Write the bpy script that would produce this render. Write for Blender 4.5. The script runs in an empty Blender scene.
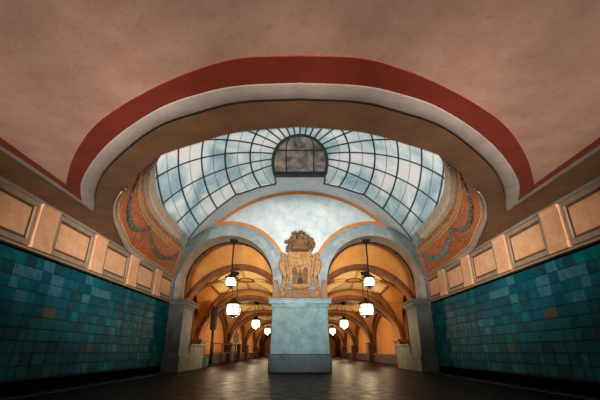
import bpy, bmesh, math, random
from mathutils import Vector, Matrix
R = math.radians
sin, cos, pi = math.sin, math.cos, math.pi
random.seed(7)
SC = bpy.context.scene
COL = SC.collection

# ------------------------------------------------------------------ helpers
def link(name, bm, mats, parent=None, smooth=False):
    me = bpy.data.meshes.new(name)
    bm.normal_update()
    if smooth:
        for f in bm.faces: f.smooth = True
    bm.to_mesh(me); bm.free()
    if not isinstance(mats, (list, tuple)): mats = [mats]
    for m in mats: me.materials.append(m)
    o = bpy.data.objects.new(name, me); COL.objects.link(o)
    if parent: o.parent = parent
    return o

def tag(o, label=None, cat=None, group=None, kind=None):
    if label: o['label'] = label
    if cat: o['category'] = cat
    if group: o['group'] = group
    if kind: o['kind'] = kind
    return o

def struct(name, bm, mats, label, cat, parent=None, smooth=False):
    o = link(name, bm, mats, parent, smooth)
    o['kind'] = 'structure'
    if parent is None: tag(o, label, cat)
    return o

def empty(name, loc, label, cat, group=None, rz=0):
    o = bpy.data.objects.new(name, None); COL.objects.link(o)
    o.empty_display_size = .2
    o.location = loc; o.rotation_euler = (0, 0, rz)
    return tag(o, label, cat, group)

def box(bm, x0, x1, y0, y1, z0, z1, bev=0, mi=0):
    vs = [bm.verts.new((x, y, z)) for x in (x0, x1) for y in (y0, y1) for z in (z0, z1)]
    fs = []
    for q in ((0,1,3,2),(4,6,7,5),(0,4,5,1),(2,3,7,6),(0,2,6,4),(1,5,7,3)):
        f = bm.faces.new([vs[i] for i in q]); f.material_index = mi; fs.append(f)
    if bev:
        es = list({e for f in fs for e in f.edges})
        bmesh.ops.bevel(bm, geom=es, offset=bev, segments=2, affect='EDGES', profile=.5)

def tube(bm, pts, r, seg=8, cap=True, closed=False, rfun=None, mi=0):
    pts = [Vector(p) for p in pts]; n = len(pts); rings = []
    for i, p in enumerate(pts):
        if closed: t = pts[(i+1) % n]-pts[i-1]
        else: t = pts[min(i+1, n-1)]-pts[max(i-1, 0)]
        t.normalize()
        ref = Vector((0,0,1)) if abs(t.z) < .9 else Vector((0,1,0))
        a = t.cross(ref).normalized(); b = a.cross(t)
        rr = r if rfun is None else rfun(i/(n-1))
        rings.append([bm.verts.new(p+(a*cos(2*pi*(k+.5)/seg)+b*sin(2*pi*(k+.5)/seg))*rr) for k in range(seg)])
    m = n if closed else n-1
    for i in range(m):
        A, B = rings[i], rings[(i+1) % n]
        for k in range(seg):
            f = bm.faces.new((A[k], A[(k+1)%seg], B[(k+1)%seg], B[k])); f.material_index = mi
    if cap and not closed:
        bm.faces.new(rings[0][::-1]).material_index = mi; bm.faces.new(rings[-1]).material_index = mi

def lathe(bm, prof, cx=0, cy=0, seg=12, rot=0, mi=0):
    rings = []
    for r, z in prof:
        rings.append([bm.verts.new((cx+r*cos(rot+2*pi*k/seg), cy+r*sin(rot+2*pi*k/seg), z)) for k in range(seg)])
    for A, B in zip(rings, rings[1:]):
        for k in range(seg):
            f = bm.faces.new((A[k], A[(k+1)%seg], B[(k+1)%seg], B[k])); f.material_index = mi
    bm.faces.new(rings[0][::-1]).material_index = mi
    bm.faces.new(rings[-1]).material_index = mi

def loft(bm, rows, mi=0, flip=False):
    V = [[bm.verts.new(p) for p in r] for r in rows]
    for A, B in zip(V, V[1:]):
        for k in range(len(A)-1):
            q = (A[k], A[k+1], B[k+1], B[k])
            f = bm.faces.new(q[::-1] if flip else q); f.material_index = mi
    return V

def sweep(bm, path, prof, mi=0, closed_prof=True):
    """sweep a 2-d profile (side offset, height) along a path lying in plan"""
    path = [Vector(p) for p in path]; n = len(path); rows = []
    for i, p in enumerate(path):
        t = path[min(i+1, n-1)]-path[max(i-1, 0)]; t.z = 0; t.normalize()
        s = Vector((t.y, -t.x, 0))
        rows.append([p+s*a+Vector((0,0,b)) for a, b in prof])
    if closed_prof: rows = [r+[r[0]] for r in rows]
    V = loft(bm, rows, mi)
    if closed_prof:
        for r, fl in ((V[0], 1), (V[-1], 0)):
            f = bm.faces.new(r[:-1][::-1] if fl else r[:-1]); f.material_index = mi
        bmesh.ops.remove_doubles(bm, verts=bm.verts, dist=1e-5)

def prism(bm, outline, y0, y1, bev=0, mi=0):
    """outline in (x,z), extruded from y0 (front) to y1 (back)"""
    a = [bm.verts.new((x, y0, z)) for x, z in outline]
    b = [bm.verts.new((x, y1, z)) for x, z in outline]
    n = len(a)
    f = bm.faces.new(a); f.material_index = mi; front = f
    g = bm.faces.new(b[::-1]); g.material_index = mi
    for i in range(n):
        h = bm.faces.new((a[i], b[i], b[(i+1)%n], a[(i+1)%n])); h.material_index = mi
    if bev:
        bmesh.ops.bevel(bm, geom=list(front.edges), offset=bev, segments=3, affect='EDGES', profile=.5)

def blob(bm, c, rx, ry, rz, sub=2, jit=0, mi=0):
    ret = bmesh.ops.create_icosphere(bm, subdivisions=sub, radius=1)
    for v in ret['verts']:
        k = 1+random.uniform(-jit, jit)*.6
        v.co = Vector((c[0]+v.co.x*rx*k, c[1]+v.co.y*ry*k, c[2]+v.co.z*rz*k))
        for f in v.link_faces: f.material_index = mi; f.smooth = True

def cat_rom(P, n):
    """Catmull-Rom through P, n samples per span"""
    P = [Vector(p) for p in P]; out = []
    E = [2*P[0]-P[1]]+P+[2*P[-1]-P[-2]]
    for i in range(1, len(E)-2):
        a, b, c, d = E[i-1:i+3]
        for k in range(n):
            t = k/n
            out.append(.5*((2*b)+(c-a)*t+(2*a-5*b+4*c-d)*t*t+(3*b-a-3*c+d)*t**3))
    out.append(P[-1]); return out

def mirror(P): return [Vector((-p[0], p[1], p[2])) for p in P]
def full(P):
    """half curve from the centre (x=0) to one side -> whole curve, left to right"""
    P = [Vector(p) for p in P]
    return mirror(P)[::-1]+P[1:]
def resample(P, n):
    P = [Vector(p) for p in P]; L = [0]
    for a, b in zip(P, P[1:]): L.append(L[-1]+(b-a).length)
    out = []; j = 0
    for i in range(n):
        s = L[-1]*i/(n-1)
        while j < len(P)-2 and L[j+1] < s: j += 1
        d = L[j+1]-L[j]; t = 0 if d == 0 else (s-L[j])/d
        out.append(P[j].lerp(P[j+1], min(1, t)))
    return out

# ------------------------------------------------------------------ materials
def s2l(c): return tuple(((v/255)/12.92 if v/255 <= .04045 else (((v/255)+.055)/1.055)**2.4) for v in c)+(1,)

def mat(name, c1, c2=None, rough=.7, scale=6, detail=6, bump=0, bscale=None, metal=0, stretch=(1,1,1), spec=.5, lo=.35, hi=.65, wear=None):
    m = bpy.data.materials.new(name); m.use_nodes = True
    nt = m.node_tree; N = nt.nodes; L = nt.links
    b = N['Principled BSDF']; b.inputs['Roughness'].default_value = rough; b.inputs['Metallic'].default_value = metal
    b.inputs['Specular IOR Level'].default_value = spec
    tc = N.new('ShaderNodeTexCoord'); mp = N.new('ShaderNodeMapping'); mp.inputs['Scale'].default_value = stretch
    geo = N.new('ShaderNodeNewGeometry'); L.new(geo.outputs['Position'], mp.inputs['Vector'])
    if c2 is None: b.inputs['Base Color'].default_value = s2l(c1); out = None
    else:
        n = N.new('ShaderNodeTexNoise'); n.inputs['Scale'].default_value = scale; n.inputs['Detail'].default_value = detail
        n.inputs['Roughness'].default_value = .65
        L.new(mp.outputs['Vector'], n.inputs['Vector'])
        r = N.new('ShaderNodeValToRGB'); e = r.color_ramp.elements
        e[0].position = lo; e[0].color = s2l(c1); e[1].position = hi; e[1].color = s2l(c2)
        L.new(n.outputs['Fac'], r.inputs['Fac']); out = r.outputs['Color']
        if wear:
            n2 = N.new('ShaderNodeTexNoise'); n2.inputs['Scale'].default_value = wear[1]; n2.inputs['Detail'].default_value = 8
            n2.inputs['Roughness'].default_value = .8
            L.new(mp.outputs['Vector'], n2.inputs['Vector'])
            r2 = N.new('ShaderNodeValToRGB'); r2.color_ramp.elements[0].position = wear[2]; r2.color_ramp.elements[1].position = wear[3]
            L.new(n2.outputs['Fac'], r2.inputs['Fac'])
            mx = N.new('ShaderNodeMixRGB'); mx.inputs['Color2'].default_value = s2l(wear[0])
            L.new(r2.outputs['Color'], mx.inputs['Fac']); L.new(out, mx.inputs['Color1']); out = mx.outputs['Color']
        L.new(out, b.inputs['Base Color'])
    if bump:
        bn = N.new('ShaderNodeTexNoise'); bn.inputs['Scale'].default_value = bscale or scale*4; bn.inputs['Detail'].default_value = 8
        L.new(mp.outputs['Vector'], bn.inputs['Vector'])
        bp = N.new('ShaderNodeBump'); bp.inputs['Strength'].default_value = bump; bp.inputs['Distance'].default_value = .02
        L.new(bn.outputs['Fac'], bp.inputs['Height']); L.new(bp.outputs['Normal'], b.inputs['Normal'])
    return m

def glow(name, col, strength):
    m = bpy.data.materials.new(name); m.use_nodes = True
    b = m.node_tree.nodes['Principled BSDF']
    b.inputs['Base Color'].default_value = (.8,.75,.65,1); b.inputs['Emission Color'].default_value = col
    b.inputs['Emission Strength'].default_value = strength
    return m

M = {}
M['plaster'] = mat('pink_plaster', (184,136,112), (204,156,132), .9, 2.5, 8, .12, 40, wear=((160,114,92), 9, .55, .75))
M['red'] = mat('red_paint', (120,33,7), (138,43,11), .85, 2.2, 8, .1, 40)
M['white_mould'] = mat('white_moulding', (160,142,130), (180,162,150), .85, 3, 8, .1, 40)
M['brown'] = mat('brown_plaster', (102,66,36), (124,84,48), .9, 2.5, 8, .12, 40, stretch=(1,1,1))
M['trim_grey'] = mat('grey_trim', (132,122,108), (154,144,130), .8, 4, 6, .15)
M['peach'] = mat('peach_plaster', (224,160,112), (240,186,140), .85, 5, 8, .3, 30, wear=((205,140,96), 12, .55, .75))
M['frame'] = mat('panel_frame_stone', (150,124,98), (170,144,116), .8, 6, 6, .15)
M['frame_dark'] = mat('panel_groove', (92,66,48), (108,80,58), .9, 6, 6, .1)
M['pale_stone'] = mat('pale_limestone', (216,224,224), (240,242,240), .8, 1.6, 10, .35, 20, wear=((160,188,200), 2.4, .56, .74))
M['tympanum'] = mat('tympanum_plaster', (196,210,214), (228,234,232), .85, 2.2, 10, .35, 16, wear=((156,180,190), 3.5, .52, .74))
M['ring'] = mat('grey_voussoir_stone', (132,141,142), (168,174,172), .8, 2.5, 10, .35, 22, wear=((112,136,146), 4, .55, .74))
M['soffit'] = mat('beige_intrados_stone', (168,150,130), (196,178,156), .85, 2.5, 8, .25, 20)
M['orange_line'] = mat('orange_border', (196,120,54), (214,142,72), .8, 6, 6, .2)
M['blue_line'] = mat('blue_stain_line', (106,140,152), (140,168,176), .8, 5, 8, .2)
M['pedestal'] = mat('blue_grey_granite', (118,154,157), (162,188,188), .6, 3, 12, .3, 30, wear=((66,98,104), 7, .54, .7))
M['pedestal_dark'] = mat('dark_granite_plinth', (44,62,66), (64,84,86), .5, 4, 12, .3, 30, wear=((24,36,40), 5, .5, .7))
M['pier'] = mat('pier_granite', (86,90,86), (118,118,112), .7, 3, 12, .3, 26, wear=((62,70,70), 5, .5, .7))
M['carved'] = mat('carved_sandstone', (156,110,62), (202,154,100), .85, 7, 10, .9, 24, wear=((110,72,40), 9, .55, .72))
M['carved_dark'] = mat('weathered_sandstone', (92,64,40), (156,114,74), .9, 12, 10, 1.0, 30)
M['frieze'] = mat('frieze_sandstone', (150,100,66), (200,160,124), .85, 22, 10, 1.0, 40, wear=((80,50,34), 26, .5, .62))
M['grout'] = mat('dark_grout', (18,32,34), (26,42,44), .9, 8)
TILE = [((0,82,90),(3,100,106)), ((0,66,78),(1,82,92)), ((5,74,92),(12,92,108)), ((36,94,108),(60,116,128)),
        ((0,94,98),(2,110,112)), ((12,60,70),(22,76,84)), ((70,72,66),(98,86,74))]
TM = [mat('teal_tile_%s' % n, a, b, .5, 9, 6, .12, 14, spec=.03) for n, (a, b) in zip(('mid','deep','blue','pale','bright','slate','russet'), TILE)]
M['plinth'] = mat('black_plinth', (7,7,7), (13,12,12), .9, 5, spec=.0)
M['iron'] = mat('dark_rib_iron', (64,68,68), (88,90,88), .5, 12, metal=.3)
M['black'] = mat('black_metal', (8,8,9), (15,15,16), .6, 12)
M['steel'] = mat('grey_steel', (96,92,88), (120,116,110), .4, 12, metal=.6)
M['bin'] = mat('slate_blue_metal', (70,96,112), (92,118,132), .5, 12)
M['sign'] = mat('grey_sign_sheet', (110,110,104), (128,126,118), .6, 12)
M['pale'] = mat('pale_enamel', (226,206,170), (236,220,190), .5, 12)
M['hall'] = mat('orange_hall_plaster', (226,150,70), (240,172,92), .85, 1.2, 8, .25, 14, wear=((206,124,52), 3, .55, .75))
M['hall_rib'] = mat('brown_vault_band', (112,64,28), (146,88,42), .8, 3, 8, .25, 18)
M['hall_dark'] = mat('dark_brown_base', (60,30,16), (84,44,24), .6, 4)
M['hall_pilaster'] = mat('russet_pilaster', (74,40,20), (100,58,30), .7, 4, 8, .2)
M['gilt'] = mat('cream_ornament', (246,204,128), (252,222,156), .8, 5, 8, .2)
M['lantern_glass'] = glow('lit_lantern_glass', (1,.82,.56,1), 2.6)
M['signal_glass'] = mat('signal_lens', (40,36,34), None, .2)
M['letters'] = mat('worn_brass', (40,84,84), (70,104,98), .6, 20)

def mosaic_mat():
    m = bpy.data.materials.new('orange_mosaic'); m.use_nodes = True
    nt = m.node_tree; N = nt.nodes; L = nt.links; b = N['Principled BSDF']
    g = N.new('ShaderNodeNewGeometry')
    v = N.new('ShaderNodeTexVoronoi'); v.inputs['Scale'].default_value = 26
    L.new(g.outputs['Position'], v.inputs['Vector'])
    sx = N.new('ShaderNodeSeparateColor'); L.new(v.outputs['Color'], sx.inputs['Color'])
    r = N.new('ShaderNodeValToRGB'); e = r.color_ramp.elements
    e[0].color = s2l((168,74,30)); e[0].position = .0; e[1].color = s2l((240,156,92)); e[1].position = 1
    k = e.new(.4); k.color = s2l((214,108,50))
    k = e.new(.75); k.color = s2l((198,96,46))
    L.new(sx.outputs[0], r.inputs['Fac'])
    d = N.new('ShaderNodeTexVoronoi'); d.feature = 'DISTANCE_TO_EDGE'; d.inputs['Scale'].default_value = 26
    L.new(g.outputs['Position'], d.inputs['Vector'])
    cr = N.new('ShaderNodeValToRGB'); cr.color_ramp.elements[0].position = .02; cr.color_ramp.elements[1].position = .09
    L.new(d.outputs['Distance'], cr.inputs['Fac'])
    mx = N.new('ShaderNodeMixRGB'); mx.inputs['Color1'].default_value = s2l((92,48,26))
    L.new(cr.outputs['Color'], mx.inputs['Fac']); L.new(r.outputs['Color'], mx.inputs['Color2'])
    L.new(mx.outputs['Color'], b.inputs['Base Color']); b.inputs['Roughness'].default_value = .55
    bp = N.new('ShaderNodeBump'); bp.inputs['Strength'].default_value = .4; bp.inputs['Distance'].default_value = .01
    L.new(cr.outputs['Color'], bp.inputs['Height']); L.new(bp.outputs['Normal'], b.inputs['Normal'])
    return m
M['mosaic'] = mosaic_mat()
M['mosaic_border'] = mat('cream_tesserae', (150,108,70), (206,170,122), .7, 40, 2, .4, 40)
M['leaf'] = mat('garland_tesserae', (62,58,46), (112,104,82), .6, 26, 3, .5, 40)
M['fruit'] = mat('blue_garland_tesserae', (60,104,112), (104,146,150), .6, 26, 3, .5, 40)
M['cornice'] = mat('beige_cornice_stone', (184,160,134), (206,184,158), .8, 5, 8, .2)

def glass_mat(name, cols, tfac, sc=.8):
    m = bpy.data.materials.new(name); m.use_nodes = True
    nt = m.node_tree; N = nt.nodes; L = nt.links
    for n in list(N):
        if n.type != 'OUTPUT_MATERIAL': N.remove(n)
    out = N['Material Output']
    g = N.new('ShaderNodeNewGeometry')
    n = N.new('ShaderNodeTexNoise'); n.inputs['Scale'].default_value = sc; n.inputs['Detail'].default_value = 5; n.inputs['Roughness'].default_value = .6
    n.inputs['Distortion'].default_value = .6
    L.new(g.outputs['Position'], n.inputs['Vector'])
    r = N.new('ShaderNodeValToRGB'); e = r.color_ramp.elements
    for i, (p, c) in enumerate(cols):
        if i < 2: e[i].position = p; e[i].color = s2l(c)
        else: k = e.new(p); k.color = s2l(c)
    L.new(n.outputs['Fac'], r.inputs['Fac'])
    t = N.new('ShaderNodeBsdfTranslucent'); L.new(r.outputs['Color'], t.inputs['Color'])
    d = N.new('ShaderNodeBsdfDiffuse'); L.new(r.outputs['Color'], d.inputs['Color'])
    gl = N.new('ShaderNodeBsdfGlossy'); gl.inputs['Roughness'].default_value = .15
    m1 = N.new('ShaderNodeMixShader'); m1.inputs['Fac'].default_value = tfac
    L.new(d.outputs[0], m1.inputs[1]); L.new(t.outputs[0], m1.inputs[2])
    m2 = N.new('ShaderNodeMixShader'); m2.inputs['Fac'].default_value = .05
    L.new(m1.outputs[0], m2.inputs[1]); L.new(gl.outputs[0], m2.inputs[2])
    L.new(m2.outputs[0], out.inputs['Surface'])
    return m
M['glass'] = glass_mat('frosted_skylight_glass', [(.3,(128,152,156)),(.72,(240,214,196)),(.5,(196,204,200)),(.42,(158,180,184)),(.6,(228,224,216))], .85, .75)
M['lunette'] = glass_mat('sooty_lunette_glass', [(.34,(64,60,56)),(.7,(184,158,138)),(.5,(124,114,104))], .7, 2.2)

def floor_mat():
    m = mat('dark_stone_floor', (17,13,11), (28,21,17), .3, 2.2, 10, .12, 14, spec=.03, wear=((13,10,9), 3, .5, .72))
    nt = m.node_tree; N = nt.nodes; L = nt.links; b = N['Principled BSDF']
    g = N.new('ShaderNodeNewGeometry')
    br = N.new('ShaderNodeTexBrick'); br.offset = 0; br.inputs['Scale'].default_value = 1
    br.inputs['Brick Width'].default_value = .9; br.inputs['Row Height'].default_value = .9; br.inputs['Mortar Size'].default_value = .012
    br.inputs['Color1'].default_value = (1,1,1,1); br.inputs['Color2'].default_value = (.82,.82,.82,1); br.inputs['Mortar'].default_value = (.45,.45,.45,1)
    L.new(g.outputs['Position'], br.inputs['Vector'])
    src = b.inputs['Base Color'].links[0].from_socket
    mx = N.new('ShaderNodeMixRGB'); mx.blend_type = 'MULTIPLY'; mx.inputs['Fac'].default_value = 1
    L.new(src, mx.inputs['Color1']); L.new(br.outputs['Color'], mx.inputs['Color2']); L.new(mx.outputs['Color'], b.inputs['Base Color'])
    n = N.new('ShaderNodeTexNoise'); n.inputs['Scale'].default_value = 4; n.inputs['Detail'].default_value = 8
    L.new(g.outputs['Position'], n.inputs['Vector'])
    r = N.new('ShaderNodeMapRange'); r.inputs['From Min'].default_value = .3; r.inputs['From Max'].default_value = .7
    r.inputs['To Min'].default_value = .34; r.inputs['To Max'].default_value = .56
    L.new(n.outputs['Fac'], r.inputs['Value']); L.new(r.outputs['Result'], b.inputs['Roughness'])
    return m
M['floor'] = floor_mat()
M['floor_border'] = mat('black_floor_border', (22,19,17), (34,29,26), .35, 4)
M['floor_line'] = mat('pale_floor_line', (84,66,50), (104,84,64), .4, 5)

# ------------------------------------------------------------------ dimensions (metres)
WX = 4.6            # half width of the entrance hall at the tiled walls
ZC = 3.1            # flat ceiling of the entrance hall
EX = 3.85           # half width of the plastered ceiling field
YB = -5.0           # wall behind the viewer
YA = 13.3           # front face of the arcade
YAB = 14.2          # back face of the arcade
YE = 60.0           # far end of the platform hall
HW = 5.1            # half width of the platform hall
BAY, Y1 = 8.6, 19.2 # bay length, first pilaster of the platform hall

# ------------------------------------------------------------------ floor
bm = bmesh.new(); box(bm, -WX-1.6, WX+1.6, YB-.2, YE, -.2, 0)
struct('floor', bm, M['floor'], 'dark brown polished stone floor running through both halls', 'floor')
for s, side in ((-1, 'left'), (1, 'right')):
    bm = bmesh.new()
    box(bm, *sorted((s*WX, s*(WX-.34))), YB, 13.0, 0, .004, mi=0)
    box(bm, *sorted((s*(WX-.34), s*(WX-.37))), YB, 13.0, 0, .005, mi=1)
    struct('trim_floor_'+side, bm, [M['floor_border'], M['floor_line']], 'black floor border with pale line along the %s tiled wall' % side, 'floor border')

# ------------------------------------------------------------------ tiled walls
def tiled_wall(s, side):
    bm = bmesh.new()
    x = s*WX
    box(bm, *sorted((x, x+s*.4)), YB, 13.1, 0, ZC, mi=0)
    rnd = random.Random(11)
    y = -1.0; rows = 10; z0, z1 = .22, 2.17; hgt = (z1-z0)/rows; g = .004
    while y < 13.08:
        w = rnd.choice((.36,.28,.26,.19,.3,.26,.24))
        y2 = min(y+w, 13.1)
        for r in range(rows):
            mi = 1+rnd.choices(range(7), (28,30,18,7,10,14,1.2))[0]
            if r > 6 and y < 8.6 and rnd.random() < .2: mi = 4
            za, zb = z0+r*hgt+g, z0+(r+1)*hgt-g
            d = [.012+rnd.uniform(-.0045,.0045) for _ in range(4)]
            if y2-y < .03: continue
            ys = (y+g, y2-g)
            f4 = [(x, ys[0], za), (x, ys[1], za), (x, ys[1], zb), (x, ys[0], zb)]
            b_ = .008
            t4 = [(x-s*d[0], ys[0]+b_, za+b_), (x-s*d[1], ys[1]-b_, za+b_), (x-s*d[2], ys[1]-b_, zb-b_), (x-s*d[3], ys[0]+b_, zb-b_)]
            F = [bm.verts.new(p) for p in f4]; T = [bm.verts.new(p) for p in t4]
            for q in [T]+[[F[i], F[(i+1)%4], T[(i+1)%4], T[i]] for i in range(4)]:
                bm.faces.new(q).material_index = mi
        y = y2
    bmesh.ops.recalc_face_normals(bm, faces=bm.faces)
    struct('wall_'+side, bm, [M['grout']]+TM, '%s wall clad in mottled teal glazed tiles' % side, 'wall')
    bm = bmesh.new()
    box(bm, *sorted((x, x-s*.03)), YB, 13.0, 0, .2, .008)
    struct('baseboard_'+side, bm, M['plinth'], 'black plinth along the foot of the %s tiled wall' % side, 'baseboard')
    # dark moulding over the tiles
    bm = bmesh.new()
    box(bm, *sorted((x, x-s*.035)), YB, 12.95, 2.17, 2.2, .006, mi=0)
    box(bm, *sorted((x, x-s*.06)), YB, 12.95, 2.2, 2.26, .012, mi=1)
    struct('trim_ledge_'+side, bm, [M['plinth'], M['frame']], 'narrow stone ledge above the %s teal tiles' % side, 'ledge')
tiled_wall(-1, 'left'); tiled_wall(1, 'right')
bm = bmesh.new(); box(bm, -WX-.5, WX+.5, YB-.3, YB, 0, ZC)
struct('wall_near', bm, M['brown'], 'plain wall closing the hall behind the viewer', 'wall')

# letters on the tiles, too worn to read
for s, side in ((-1,'left'), (1,'right')):
    rnd = random.Random(5); y = 9.6
    e = empty('worn_lettering', (s*WX, 10.8, 1.18), 'faint worn lettering on the teal tiles of the %s wall' % side, 'lettering')
    while y < 12.0:
        bm = bmesh.new()
        h = rnd.choice((.16,.2,.26,.3)); zc = 1.18+rnd.uniform(-.05,.05)
        box(bm, *sorted((s*(WX-.016), s*(WX-.024))), y, y+.022, zc-h/2, zc+h/2)
        if rnd.random() < .4: box(bm, *sorted((s*(WX-.016), s*(WX-.024))), y, y+.09, zc-h/2, zc-h/2+.022)
        y += rnd.uniform(.1,.22)
        bmesh.ops.translate(bm, vec=(-s*WX, -10.8, -1.18), verts=bm.verts)
        link('letter', bm, M['letters'], e)

for s, side in ((-1,'left'), (1,'right')):
    bm = bmesh.new(); box(bm, *sorted((s*WX, s*(WX-.012))), YB, 12.95, 2.26, ZC-.06)
    struct('trim_backing_'+side, bm, M['frame'], 'plain stone band behind the framed panels of the %s wall' % side, 'wall')
# panels and blocks above the tiles
ORD = {0:'nearest', 1:'second', 2:'third', 3:'fourth', 4:'fifth'}
P0, PER, PW = 4.58, 1.82, 1.27
for s, side in ((-1,'left'), (1,'right')):
    for k in range(5):
        ya = P0+k*PER; yb = min(ya+PW, 13.0)
        where = ('framed peach panel above the teal tiles, nearest the viewer on the %s wall' % side if k == 0 else
                 'framed peach panel, last before the arch pier on the %s wall' % side if k == 4 else
                 '%s framed peach panel from the arch pier on the %s wall' % ({1:'fourth',2:'third',3:'second'}[k], side))
        e = empty('wall_panel', (s*WX, (ya+yb)/2, 2.26), where, 'wall panel', 'framed panels above the tiles')
        L_ = (yb-ya)/2
        bm = bmesh.new(); z0, z1 = .02, .78
        fw = .085
        for (a, b, c, d) in ((-L_, L_, z0, z0+fw), (-L_, L_, z1-fw, z1), (-L_, -L_+fw, z0+fw, z1-fw), (L_-fw, L_, z0+fw, z1-fw)):
            box(bm, *sorted((0, -s*.06)), a, b, c, d, .012)
        fr_ = link('frame', bm, M['frame'], e)
        bm = bmesh.new(); q = fw; fw2 = .05
        for (a, b, c, d) in ((-L_+q, L_-q, z0+q, z0+q+fw2), (-L_+q, L_-q, z1-q-fw2, z1-q), (-L_+q, -L_+q+fw2, z0+q+fw2, z1-q-fw2), (L_-q-fw2, L_-q, z0+q+fw2, z1-q-fw2)):
            box(bm, *sorted((0, -s*.03)), a, b, c, d, .004)
        link('inner_moulding', bm, M['frame_dark'], fr_)
        bm = bmesh.new()
        box(bm, *sorted((0, -s*.035)), -L_+q+fw2, L_-q-fw2, z0+q+fw2, z1-q-fw2, .01)
        link('panel_field', bm, M['peach'], e)
        if k < 4:
            yc0, yc1 = ya+PW+.03, ya+PER-.03
            bm = bmesh.new(); w = (yc1-yc0)/2
            prof = [(0, .0), (.1, .0), (.1, .1), (.085, .115), (.085, .7), (.1, .73), (.1, .8), (0, .8)]
            A = [bm.verts.new((-s*a, -w, b)) for a, b in prof]; B = [bm.verts.new((-s*a, w, b)) for a, b in prof]
            bm.faces.new(A); bm.faces.new(B[::-1])
            for i in range(len(prof)):
                j = (i+1) % len(prof); bm.faces.new((A[i], B[i], B[j], A[j]))
            bmesh.ops.recalc_face_normals(bm, faces=bm.faces)
            o = link('pilaster_block', bm, M['peach']); o.location = (s*WX, (yc0+yc1)/2, 2.26)
            tag(o, '%s projecting peach block between wall panels on the %s wall' % (
                ('largest, nearest', 'second-nearest', 'second-farthest', 'smallest, farthest')[k], side), 'wall block', 'blocks between the wall panels')

# ------------------------------------------------------------------ ceiling of the entrance hall with its oval opening
RED = [(0,2.48),(.54,2.51),(.94,2.64),(1.39,2.86),(1.95,3.21),(2.48,3.63),(3.08,4.29),(3.6,5.0),(EX,5.42)]
WOUT = [(0,2.82),(.6,2.86),(1.02,2.98),(1.51,3.21),(2.18,3.71),(2.78,4.29),(3.39,5.03),(3.7,5.56),(EX+.05,5.98)]
WIN = [(0,3.09),(.64,3.14),(1.11,3.31),(1.66,3.58),(2.25,4.08),(2.91,4.77),(3.42,5.5),(3.72,6.05),(EX+.06,6.36)]
OVAL = [(0,3.6),(.73,3.71),(1.27,3.94),(1.91,4.29),(2.28,4.67),(2.8,5.26),(3.28,5.93),(3.7,6.77),(3.97,7.55),(4.21,8.31),(4.45,9.14),(4.57,10.4),(4.6,12.1),(4.6,13.2)]
def curve(P, z=ZC, n=8): return cat_rom([(x, y, z) for x, y in P], n)
red, wout, win, oval = (curve(P) for P in (RED, WOUT, WIN, OVAL))
n = 90
redF, woutF, winF = (resample(full(c), 2*n+1) for c in (red, wout, win))
bm = bmesh.new()
loft(bm, [redF, [Vector((p.x, YB, ZC)) for p in redF]])
struct('ceiling', bm, M['plaster'], 'pinkish plaster ceiling of the entrance hall', 'ceiling')
dz = lambda c, d: [p+Vector((0,0,d)) for p in c]
bm = bmesh.new(); loft(bm, [redF, dz(redF, -.012), dz(woutF, -.012), woutF])
for s in (-1, 1):     # red line running along the ceiling edge
    box(bm, *sorted((s*(EX-.02), s*(EX-.12))), YB, 5.35, ZC-.012, ZC)
struct('trim_1', bm, M['red'], 'dark red painted band bordering the arch and ceiling edge', 'painted band')
rows = []
for i in range(9):
    t = i/8; rows.append([a.lerp(b, t)+Vector((0,0,-.008-.014*sin(pi*t))) for a, b in zip(woutF, winF)])
bm = bmesh.new(); loft(bm, [woutF]+rows+[winF])
struct('trim_2', bm, M['white_mould'], 'whitish moulded band inside the red arch', 'moulding', smooth=True)
# brown soffit ring between the white band and the opening, and the strip along the wall heads
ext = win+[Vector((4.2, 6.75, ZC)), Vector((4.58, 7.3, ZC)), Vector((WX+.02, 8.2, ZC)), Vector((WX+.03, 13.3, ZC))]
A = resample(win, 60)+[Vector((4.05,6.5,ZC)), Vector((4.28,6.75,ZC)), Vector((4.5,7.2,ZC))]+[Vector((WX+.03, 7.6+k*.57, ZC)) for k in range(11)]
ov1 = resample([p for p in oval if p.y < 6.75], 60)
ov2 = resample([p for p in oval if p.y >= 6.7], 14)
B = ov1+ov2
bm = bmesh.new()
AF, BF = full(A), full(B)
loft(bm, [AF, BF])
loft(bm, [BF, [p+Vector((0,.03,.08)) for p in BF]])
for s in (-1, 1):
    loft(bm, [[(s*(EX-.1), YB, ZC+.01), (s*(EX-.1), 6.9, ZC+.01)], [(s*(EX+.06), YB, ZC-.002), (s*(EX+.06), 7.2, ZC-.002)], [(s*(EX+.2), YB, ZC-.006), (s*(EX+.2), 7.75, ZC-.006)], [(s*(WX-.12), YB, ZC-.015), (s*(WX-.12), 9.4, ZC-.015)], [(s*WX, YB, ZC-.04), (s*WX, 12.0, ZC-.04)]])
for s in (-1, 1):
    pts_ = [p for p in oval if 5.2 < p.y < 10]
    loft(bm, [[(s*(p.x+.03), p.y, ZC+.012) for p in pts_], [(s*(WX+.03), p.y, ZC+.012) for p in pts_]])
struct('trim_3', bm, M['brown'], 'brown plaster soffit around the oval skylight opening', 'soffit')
for s, side in ((-1,'left'), (1,'right')):
    bm = bmesh.new()
    path = [(s*(EX+.02), YB, ZC), (s*(EX+.02), 5.9, ZC)]
    box(bm, *sorted((s*(EX-.01), s*(EX+.055))), YB, 6.1, ZC-.03, ZC, .008)
    box(bm, *sorted((s*(WX-.03), s*(WX-.1))), YB, 12.9, ZC-.06, ZC-.005, .012)
    struct('trim_cornice_'+side, bm, M['trim_grey'], 'pale cornice strips along the %s ceiling edge' % side, 'cornice')
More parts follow.
